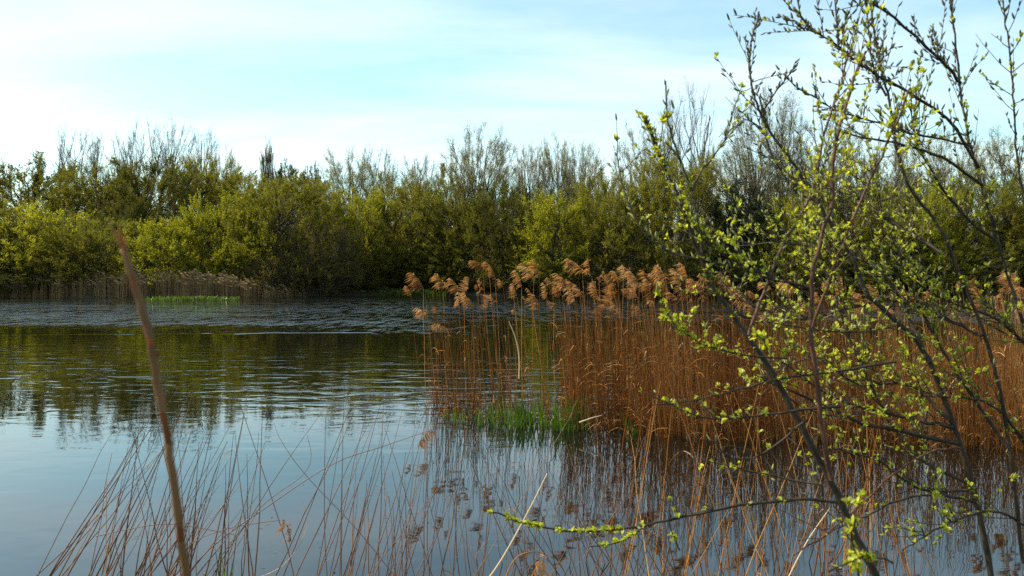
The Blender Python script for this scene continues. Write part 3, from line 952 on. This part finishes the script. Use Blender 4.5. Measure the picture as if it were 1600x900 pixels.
near_clump(66, 215, 400, (4.3, 5.8), 585, 820, .34, .27, 'thin dry reed stem of the left clump, leaning right over open water', 'near reeds of the left clump', [M['reed_brown'], M['dead_leaf']], .0068, .15, bowmu=.05)
near_clump(16, 150, 300, (4.0, 4.9), 600, 850, .18, .2, 'thin dry reed stem of the left clump, leaning right over open water', 'near reeds of the left clump', [M['reed'], M['dead_leaf']], .0042, .2)
near_clump(55, 540, 725, (4.5, 5.6), 590, 800, .16, .22, 'thin dry reed stem of the middle clump at the bottom edge', 'near reeds of the middle clump', [M['reed_brown'], M['dead_leaf']], .0054, .2)
near_clump(70, 730, 1030, (4.6, 6.2), 640, 860, -.08, .40, 'thin bent reed stem between the middle clump and the willow twig', 'near reeds below the leafy willow twig', [M['reed_brown'], M['dead_leaf']], .0047, .25)
near_clump(90, 990, 1420, (4.4, 6.4), 560, 800, .02, .22, 'orange-brown reed stem rising through the lower willow branches', 'near reeds under the willow', [M['reed'], M['dead_leaf']], .0054, .25)


def traced(name, pts, Y0, Y1, r0, r1, label, mats, cat='reed', plume=None, prot=None, n=24):
    Yv = np.linspace(Y0, Y1, len(pts))
    P = spline([W(p[0], p[1], y) for p, y in zip(pts, Yv)], n)
    org = P[0].copy()
    b = MB()
    b.tubes(P - org, np.linspace(r0, r1, n), 6, 0, [.6])
    o = tag(link(name, b.mesh(name, mats), None, org), label, cat)
    if plume is not None:
        c = link('plume', plume, o, P[-1] - org)
        c.rotation_euler = prot
        c.scale = (.42, .42, .42)
    return o


traced('bent_reed', [(250, 960), (320, 865), (420, 790), (520, 725), (600, 697), (676, 671)], 4.6, 4.9, .0045, .0018, 'long bent reed arching right across open water to a drooping plume', [M['reed_brown']], plume=PLUMES[2], prot=(.2, -1.9, .3))
traced('bent_reed', [(255, 905), (300, 850), (350, 828), (400, 818), (438, 813)], 4.7, 4.9, .003, .0015, 'short bent reed with a small pinkish plume over open water', [M['reed_brown']], plume=PLUMES[5], prot=(.1, -1.9, 2.6))
traced('bent_reed', [(150, 838), (200, 827), (255, 819), (300, 823), (368, 836)], 4.4, 4.5, .0028, .0016, 'thin reed lying nearly level across the left clump', [M['reed_brown']])
traced('bent_reed', [(470, 985), (455, 880), (425, 780), (395, 690), (370, 620), (345, 570)], 5, 5.2, .0035, .0014, 'long reed leaning left across open water between the clumps', [M['reed_brown']])
traced('bent_reed', [(640, 930), (560, 830), (480, 745), (440, 690), (428, 660)], 5.1, 5.3, .003, .0013, 'thin reed slanting up left from the middle clump', [M['reed_brown']])
traced('bent_reed', [(300, 930), (400, 800), (470, 745), (486, 715), (480, 680)], 4.9, 5, .003, .0013, 'reed curving up with a kinked tip in open water', [M['reed_brown']])
traced('upright_reed', [(516, 960), (508, 850), (507, 740), (509, 652)], 5, 5, .0032, .0018, 'straight upright reed alone in open water left of the middle clump', [M['reed_brown']])
traced('bent_reed', [(400, 905), (440, 885), (468, 850), (480, 815), (472, 780)], 4.9, 4.9, .0025, .001, 'pale hooked reed tip low in open water', [M['reed_pale']])
traced('broken_reed', [(811, 592), (811, 560), (806, 530), (795, 502)], 11.6, 11.7, .011, .006, 'bleached pale reed curving up in the thin part of the bed', [M['reed_pale']])
traced('broken_reed', [(905, 660), (925, 653), (940, 649)], 11, 11, .012, .004, 'bleached broken reed lying at the foot of the bed', [M['reed_pale']])
traced('broken_reed', [(735, 940), (780, 880), (825, 800), (855, 740)], 4.2, 4.4, .006, .0035, 'pale straw-coloured reed slanting right across the leafy twig', [M['reed_pale']])
traced('broken_reed', [(1205, 960), (1235, 896), (1263, 843), (1296, 795)], 3.2, 3.3, .0035, .002, 'pale slanting reed below the willow fork', [M['reed_pale']])
traced('bent_reed', [(775, 950), (800, 880), (830, 862), (856, 868)], 4.0, 4.1, .004, .002, 'short nodding reed with a fluffy plume at the bottom edge', [M['reed']], plume=PLUMES[7], prot=(.2, -1.7, .4))

# the orange cane close to the camera on the left
pts = [(318, 1100), (304, 990), (290, 895), (278, 795), (262, 690), (243, 580), (232, 520), (213, 455), (201, 412), (193, 384)]
CY = .82
P = spline([W(a_, b_, CY) for a_, b_ in pts], 44)
P[1:-1] += R.normal(0, .0005, (42, 3))
org = P[0].copy()
b = MB()
rad = np.interp(np.arange(44), [0, 20, 38, 43], [.0043, .0037, .0033, .0026]) + R.normal(0, .0001, 44)
b.tubes(P - org, rad, 12)
tipP = P[-1] - org                          # the splintered end
k = 7
d = nrm(nrm(P[-1] - P[-3]) + R.normal(0, .22, (k, 3)))
t_ = np.linspace(0, 1, 4)[None, :, None]
Q = tipP + R.normal(0, .0012, (k, 1, 3)) + d[:, None] * t_ * R.uniform(.008, .03, (k, 1, 1))
b.tubes(Q, np.array([[.0012, .001, .0007, .0002]]) * np.ones((k, 1)), 4, 0, R.random(k))
cane = tag(link('reed_cane', b.mesh('reed_cane', [M['cane']]), None, org), 'thick orange-brown cane close by on the left, slanting and out of focus', 'reed')
for j in (8, 15, 23, 30, 37):
    b = MB()                                # a dry sheath wrapped round each node, its free edge standing off
    Q = P[j - 2:j + 5] - org
    b.tubes(Q, np.array([1.08, 1.30, 1.16, 1.14, 1.12, 1.10, 1.06]) * rad[j], 12)
    s_ = np.linspace(0, 1, 6)[:, None]
    e0 = P[j + 3] - org
    dd = nrm(nrm(P[j + 4] - P[j + 2]) + np.array([R.choice([-1, 1]) * R.uniform(.15, .5), R.normal(0, .3), 0]))
    E = e0 + dd * s_ * R.uniform(.012, .035) + np.array([0, 0, -.008]) * s_ ** 2
    b.ribbons(E[None], np.array([[.003, .0027, .0024, .0018, .001, .0002]]), nrm(np.cross(dd, [0.2, 1, 0.1]))[None], 0, [.8])
    link('leaf_sheath', b.mesh('leaf_sheath', [M['sheath']]), cane)
b = MB()
Q = spline([W(245, 556, CY), W(252, 548, CY), W(256, 553, CY)], 6) - org
b.tubes(Q, np.linspace(.0016, .0006, 6), 5)
link('side_shoot', b.mesh('side_shoot', [M['cane']]), cane)

# scraps of dead leaf afloat among the near stems
b = MB()
n = 170
pxs = R.uniform(160, 1500, n)
Yl = R.uniform(5.2, 8.5, n) + (pxs > 900) * R.uniform(0, 2, n)
p = np.stack([(pxs - 800) / F * Yl, Yl, np.full(n, .004)], -1)
a = R.uniform(0, 6.28, n)
d = np.stack([np.cos(a), np.sin(a), 0 * a], -1)
t_ = np.linspace(0, 1, 4)[None, :, None]
L = (.02 + .07 * R.random(n) ** 3)[:, None, None]
Q = p[:, None] + d[:, None] * t_ * L + np.array([0, 0, .006]) * (t_ ** 2)
b.ribbons(Q, np.array([[.001, .004, .004, .0008]]) * np.ones((n, 1)), np.stack([-np.sin(a), np.cos(a), 0 * a], -1), 0, R.random(n))
lt_ = link('floating_litter', b.mesh('floating_litter', [M['reed_brown']]))
lt_['kind'] = 'stuff'
lt_['label'] = 'scraps of dead reed leaf afloat on the near water'


# ------------------------------------------------------------------ willows close by on the right
def branch(root, org, pts, Y0, Y1, w0, w1, catk=0, leafc=0, ntw=0, mat='stem_dark', grey=False, up=.6, tlen=(.06, .26), big=1.0, t0=.0, spray=1.0):
    """one branch of a willow: its wood, its side twigs, its leaf clusters and its catkins"""
    Yv = np.linspace(Y0, Y1, len(pts))
    P3 = np.array([W(a_, c_, y) for (a_, c_), y in zip(pts, Yv)])
    seg = np.linalg.norm(np.diff(P3, axis=0), axis=1)
    L = seg.sum()
    n = max(8, int(L / .035))
    P = spline(P3, n)
    P[1:-1] += R.normal(0, .0018, (n - 2, 3))
    Ym = (Y0 + Y1) / 2
    b = MB()
    rad = np.linspace(w0, w1, n) * .86 / 2 / F * Ym
    rad *= 1 + .10 * (np.arange(n) % 3 == 0)
    b.tubes(P - org, rad, 7)
    lines = [(P, 1.0, t0)]
    ntw = int(ntw * 2.4)
    if ntw:
        tw = b
        for k in range(ntw):
            f = R.uniform(.12 + t0 * .8, .98)
            j = min(int(f * (n - 1)), n - 2)
            d = nrm(nrm(P[j + 1] - P[j]) * .8 + R.normal(0, .6, 3) + np.array([0, 0, up]))
            l = R.uniform(*tlen)
            m = max(5, int(l / .03))
            s = np.linspace(0, 1, m)[:, None]
            T = P[j] + d * s * l + np.array([0, 0, .25]) * s ** 2 * l * R.uniform(-.6, 1) + np.cumsum(R.normal(0, .0022, (m, 3)), 0)
            T[0] = P[j]
            tw.tubes(T - org, np.linspace(.0019, .0008, m), 4)
            lines.append((T, spray, .1))
    br = link('branch', b.mesh('branch', [M[mat]]), root)
    lb = cb = MB()                       # leaf clusters and catkins of this branch
    nc = nl = 0
    for T, mult, ts in lines:
        seg = np.linalg.norm(np.diff(T, axis=0), axis=1)
        L = seg.sum()
        cum = np.concatenate([[0], np.cumsum(seg)])

        def at(u):
            return np.array([np.interp(u * L, cum, T[:, c]) for c in range(3)])
        k = R.poisson(L * catk * mult * 1.3)
        if k:
            us_ = ts + (1 - ts) * (np.arange(k) + R.uniform(.2, .8, k)) / k
            p = np.array([at(u) for u in us_])
            dd = nrm(np.array([at(min(u + .02, 1)) - at(max(u - .02, 0)) for u in us_]))
            sidev = nrm(np.cross(dd, R.normal(size=(k, 3))))
            d = nrm(dd * .75 + sidev * .75 + np.array([0, 0, .35]))
            cl = R.uniform(.014, .030, k) * big
            s = np.linspace(0, 1, 6)
            C = p[:, None] + d[:, None] * (s[None, :, None] * cl[:, None, None]) + np.array([0, 0, .12]) * (s ** 2)[None, :, None] * cl[:, None, None]
            rr = np.array([.25, .85, 1, .95, .7, .15])[None] * R.uniform(.0026, .0042, k)[:, None] * big * R.uniform(.85, 1.15, (k, 6))
            cb.tubes(C - org, rr, 6, 1, R.random(k))
            nc += k
        k = R.poisson(L * leafc * mult * 1.1)
        if k:
            us_ = ts + (1 - ts) * R.uniform(.02, 1, k)
            for u in us_:
                p = at(u)
                dd = nrm(at(min(u + .03, 1)) - at(max(u - .03, 0)))
                g_ = R.integers(5, 11)
                d = nrm(dd * .8 + R.normal(0, .65, (g_, 3)) + np.array([0, 0, .45]))
                ll_ = R.uniform(.006, .021, g_) * big
                lb.leaves(np.tile(p, (g_, 1)) - org + R.normal(0, .002, (g_, 3)), d, R.normal(0, .5, (g_, 3)) + np.array([0, 0, 1.]), ll_, ll_ * R.uniform(.24, .36, g_), 0)
                nl += 1
    if nl + nc:
        link('foliage', lb.mesh('foliage', [M['lime'], M['catkin_grey' if grey else 'catkin']]), br)
    return br


o1 = W(1400, 1190, 2.6)
o1[2] = ground_z(o1[0], o1[1])
w1 = thing('willow_shrub', 'young willow with one dark slanting main stem and lime leaf clusters beside the pond', 'willow', o1)
D = 2.6
B1 = lambda *a, **k: branch(w1, o1, *a, **k)
# the main stem and its continuation
B1([(1420, 1290), (1395, 1010), (1370, 905), (1335, 835), (1305, 765), (1270, 700), (1235, 635), (1205, 580), (1170, 530), (1140, 485), (1115, 450), (1095, 405), (1075, 350), (1050, 285), (1030, 240), (1008, 182)], 2.6, 2.7, 16, 3.5, 6, 15, 12, t0=.62, tlen=(.05, .14))
B1([(1030, 245), (1020, 215), (1004, 180)], 2.7, 2.7, 7, 4, 0, 75)
B1([(1300, 750), (1285, 680), (1278, 613), (1268, 520), (1268, 467), (1272, 417), (1284, 367), (1302, 314), (1301, 270), (1306, 225), (1318, 175), (1340, 110), (1353, 80)], D, 2.5, 10, 4, 4, 12, 12, 'stem_red', t0=.35, big=1.1)
B1([(1270, 513), (1281, 478), (1295, 442), (1313, 392), (1327, 360), (1352, 300), (1372, 255), (1398, 197), (1420, 140)], 2.55, 2.4, 6, 3.5, 3, 9, 8, 'stem_red', t0=.2)
B1([(1170, 524), (1188, 470), (1203, 435), (1220, 389), (1249, 339), (1267, 300), (1284, 227), (1302, 163), (1317, 122), (1325, 80)], D, 2.7, 6, 3, 10, 12, 10, 'stem_red', t0=.2)
B1([(1097, 400), (1090, 340), (1081, 300), (1067, 262), (1049, 212), (1042, 177), (1040, 127)], 2.65, 2.7, 5, 2.5, 20, 5, 3, t0=.25, big=1.2, tlen=(.04, .1))
B1([(1081, 300), (1095, 268), (1109, 252), (1141, 209), (1162, 188)], 2.68, 2.8, 4, 2, 22, 5, 3, t0=.2)
B1([(1268, 462), (1215, 435), (1156, 419), (1102, 408), (1049, 394), (1010, 369), (988, 330), (971, 284), (966, 248)], D, 2.8, 5, 2, 14, 4, 9, t0=.25, tlen=(.05, .16))
B1([(1277, 453), (1220, 439), (1178, 428), (1149, 410), (1117, 389), (1089, 360)], D, 2.6, 6, 2.5, 10, 14, 10, t0=.1)
B1([(1230, 560), (1171, 556), (1117, 545), (1082, 528), (1053, 506), (1034, 474)], D, 2.5, 4, 2, 12, 40, 5, t0=.3, tlen=(.03, .1))
B1([(1400, 565), (1320, 578), (1249, 587), (1199, 596), (1160, 607), (1117, 619), (1071, 628), (1024, 632)], 2.7, 2.5, 5, 2, 4, 7, 5, t0=.2, tlen=(.04, .14))
B1([(1313, 635), (1249, 640), (1199, 648), (1142, 655), (1092, 649), (1050, 633), (1018, 618)], 2.6, 2.5, 5, 2, 6, 9, 6, t0=.3, tlen=(.03, .12))
B1([(1263, 655), (1231, 680), (1199, 704), (1171, 717), (1142, 715), (1124, 701)], 2.6, 2.6, 4.5, 2, 2, 3, 2)
B1([(1284, 758), (1249, 752), (1213, 745), (1160, 733), (1100, 719)], 2.6, 2.7, 4.5, 2, 3, 4, 3)
B1([(1308, 785), (1250, 780), (1190, 786), (1137, 793), (1075, 806), (1010, 820), (960, 829), (900, 831), (840, 822), (790, 808), (766, 799)], 2.6, 2.3, 6, 2.5, 0, 26, 0, t0=.55, big=1.05)
B1([(1010, 820), (985, 838), (955, 850), (922, 854)], 2.38, 2.3, 3.5, 2, 0, 34, 0, big=1.1)
B1([(1250, 780), (1150, 791), (1045, 812)], 2.55, 2.42, 5, 4, 0, 9, 3, tlen=(.03, .08))
B1([(1062, 860), (1048, 830), (1046, 796)], 2.45, 2.4, 3, 1.5, 0, 26, 0)
B1([(1350, 960), (1338, 880), (1332, 840), (1336, 812)], 1.75, 1.7, 5, 3, 0, 60, 3, big=1.0, tlen=(.04, .09))
B1([(1395, 880), (1360, 870), (1320, 880), (1295, 893)], 1.75, 1.65, 4, 3, 0, 50, 0)
B1([(1200, 545), (1192, 528), (1180, 522)], 2.0, 1.95, 4, 3, 0, 80, 0, big=1.1)
B1([(1190, 560), (1230, 620), (1300, 650), (1360, 640)], 2.7, 2.8, 4, 2, 5, 8, 6)
B1([(1140, 485), (1180, 500), (1240, 510), (1330, 520), (1400, 510)], 2.7, 2.9, 4, 2, 10, 10, 9)

o2 = W(1560, 1190, 2.9)
o2[2] = ground_z(o2[0], o2[1])
w2 = thing('willow_shrub', 'taller willow with arching dark limbs and many grey-green catkins behind the slanting stem', 'willow', o2)
B2 = lambda *a, **k: branch(w2, o2, *a, **k)
B2([(1580, 1240), (1560, 980), (1520, 760), (1450, 560), (1398, 499), (1356, 460), (1334, 410), (1309, 367), (1277, 314), (1265, 295), (1232, 245), (1199, 199), (1181, 156), (1172, 117), (1174, 64), (1187, 22)], 2.9, 3.0, 11, 2.2, 22, 3, 14, t0=.45, grey=True, tlen=(.05, .25))
B2([(1600, 880), (1560, 600), (1480, 380), (1420, 290), (1398, 215), (1388, 150), (1379, 117), (1370, 71), (1359, 0), (1350, -60)], 2.9, 2.9, 7, 2.0, 18, 4, 8, t0=.5, grey=True)
B2([(1530, 262), (1480, 185), (1400, 133), (1377, 121), (1338, 96), (1306, 68), (1270, 46), (1247, 18)], 2.99, 2.7, 6, 2.2, 30, 2, 10, t0=.2, grey=True, up=.1, tlen=(.08, .3))
B2([(1310, 72), (1307, 40), (1304, -20), (1300, -60)], 2.7, 2.7, 4, 2, 42, 0, 2, grey=True)
B2([(1501, 130), (1470, 95), (1398, 28), (1356, 0), (1320, -40)], 2.99, 2.8, 6, 3, 26, 0, 9, grey=True)
B2([(1385, 150), (1366, 114), (1359, 64), (1353, 0), (1350, -50)], 2.85, 2.85, 4, 2, 30, 4, 6, grey=True)
B2([(1536, 290), (1470, 245), (1400, 224), (1341, 213), (1312, 203)], 3.0, 2.7, 6, 2.5, 14, 9, 6, grey=True)
B2([(1518, 228), (1460, 216), (1395, 201), (1373, 192), (1334, 181), (1302, 171), (1281, 156), (1249, 139), (1224, 116)], 2.98, 2.9, 4, 2, 30, 3, 7, grey=True, tlen=(.05, .12))
B2([(1190, 178), (1210, 146), (1228, 124), (1242, 102)], 3, 2.95, 3, 2, 34, 2, 3, grey=True, tlen=(.03, .08))
B2([(1277, 314), (1245, 302), (1210, 249), (1190, 200), (1160, 185)], 3, 3.1, 4.5, 2, 18, 4, 7, grey=True)
B2([(1495, 692), (1450, 684), (1391, 669), (1348, 662), (1309, 644), (1270, 626), (1213, 601), (1180, 590)], 2.9, 2.8, 9, 3, 6, 6, 9)
B2([(1488, 668), (1450, 660), (1398, 648), (1356, 639), (1309, 623), (1270, 601), (1215, 560)], 2.9, 3, 7, 3, 8, 8, 10)
B2([(1500, 700), (1460, 705), (1400, 737), (1345, 790), (1290, 835), (1240, 868)], 2.9, 2.6, 5, 2.5, 2, 4, 4, 'stem_red')
B2([(1520, 765), (1470, 770), (1398, 783), (1373, 797), (1341, 811), (1309, 825), (1267, 854)], 2.9, 2.7, 5, 2, 2, 5, 5)
B2([(1575, 700), (1480, 560), (1420, 440), (1380, 330), (1360, 250)], 2.9, 3.2, 6, 2, 14, 8, 22, tlen=(.1, .35))
B2([(1520, 760), (1420, 700), (1340, 560), (1290, 420), (1250, 330)], 2.9, 3.3, 6, 2, 14, 9, 26, tlen=(.1, .38))
B2([(1452, 566), (1390, 440), (1330, 400), (1230, 380), (1150, 385)], 2.9, 3.3, 6, 2, 14, 9, 24, tlen=(.1, .32))
B2([(1535, 525), (1480, 500), (1400, 470), (1330, 480), (1250, 500), (1160, 470), (1110, 455)], 2.9, 3.3, 6, 2, 12, 9, 24, tlen=(.1, .3))
B2([(1480, 400), (1400, 350), (1320, 300), (1240, 290)], 2.9, 3.4, 6, 2, 14, 7, 22, tlen=(.1, .32))
B2([(1483, 655), (1420, 600), (1340, 600), (1270, 560), (1190, 590)], 2.9, 3.2, 6, 2, 8, 9, 20, tlen=(.08, .28))
B2([(1527, 785), (1430, 760), (1370, 720), (1300, 700)], 2.9, 2.9, 6, 2, 4, 8, 14, tlen=(.06, .22))
B2([(1640, 900), (1620, 600), (1560, 380), (1510, 200), (1490, 40), (1480, -60)], 3, 3, 7, 2.2, 16, 4, 10, grey=True, t0=.3)
B2([(1600, 880), (1640, 600), (1620, 420), (1590, 250), (1580, 100), (1560, -50)], 2.8, 2.7, 6, 2.0, 16, 4, 10, grey=True, t0=.3)
B2([(1560, 380), (1500, 330), (1440, 240), (1420, 160)], 3, 3, 6, 2, 16, 8, 18, tlen=(.1, .3))
B2([(1620, 560), (1560, 500), (1480, 470), (1400, 420)], 3, 3, 6, 2, 14, 9, 18, tlen=(.1, .3))
B2([(1630, 740), (1560, 640), (1490, 620), (1420, 620)], 2.9, 2.9, 6, 2, 10, 9, 16, tlen=(.1, .3))
B2([(1637, 850), (1560, 800), (1480, 820), (1410, 860)], 3.0, 2.6, 6, 2, 4, 10, 12, tlen=(.1, .25))

# ------------------------------------------------------------------ the bird on the water
b = MB()
stn = np.array([-.24, -.20, -.13, -.04, .05, .12, .155, .165, .17, .185, .21, .23, .245])
cz = np.array([.075, .065, .05, .045, .045, .055, .085, .12, .15, .175, .18, .178, .172])
ry = np.array([.012, .05, .085, .10, .095, .07, .042, .032, .032, .036, .036, .026, .008])
rz = np.array([.01, .03, .055, .07, .07, .06, .045, .034, .034, .036, .036, .027, .008])
a = np.arange(12) / 12 * 2 * math.pi
Vd = np.stack([np.repeat(stn[:, None], 12, 1) + .0 * a, ry[:, None] * np.cos(a), cz[:, None] + rz[:, None] * np.sin(a)], -1)
idx = np.arange(13 * 12).reshape(13, 12)
qd = np.stack([idx[:-1], np.roll(idx[:-1], -1, 1), np.roll(idx[1:], -1, 1), idx[1:]], -1).reshape(-1, 4)
b.add(Vd, qd)
dk = tag(link('duck', b.mesh('duck', [M['duck']]), None, (float(DUCK[0]), float(DUCK[1]), -.02)), 'small dark waterbird swimming right with a long wake', 'duck')
b = MB()
b.tubes(np.array([[.235, 0, .172], [.265, 0, .166], [.29, 0, .162]]), [.014, .011, .004], 8, squash=.6)
link('bill', b.mesh('bill', [M['bill']]), dk)
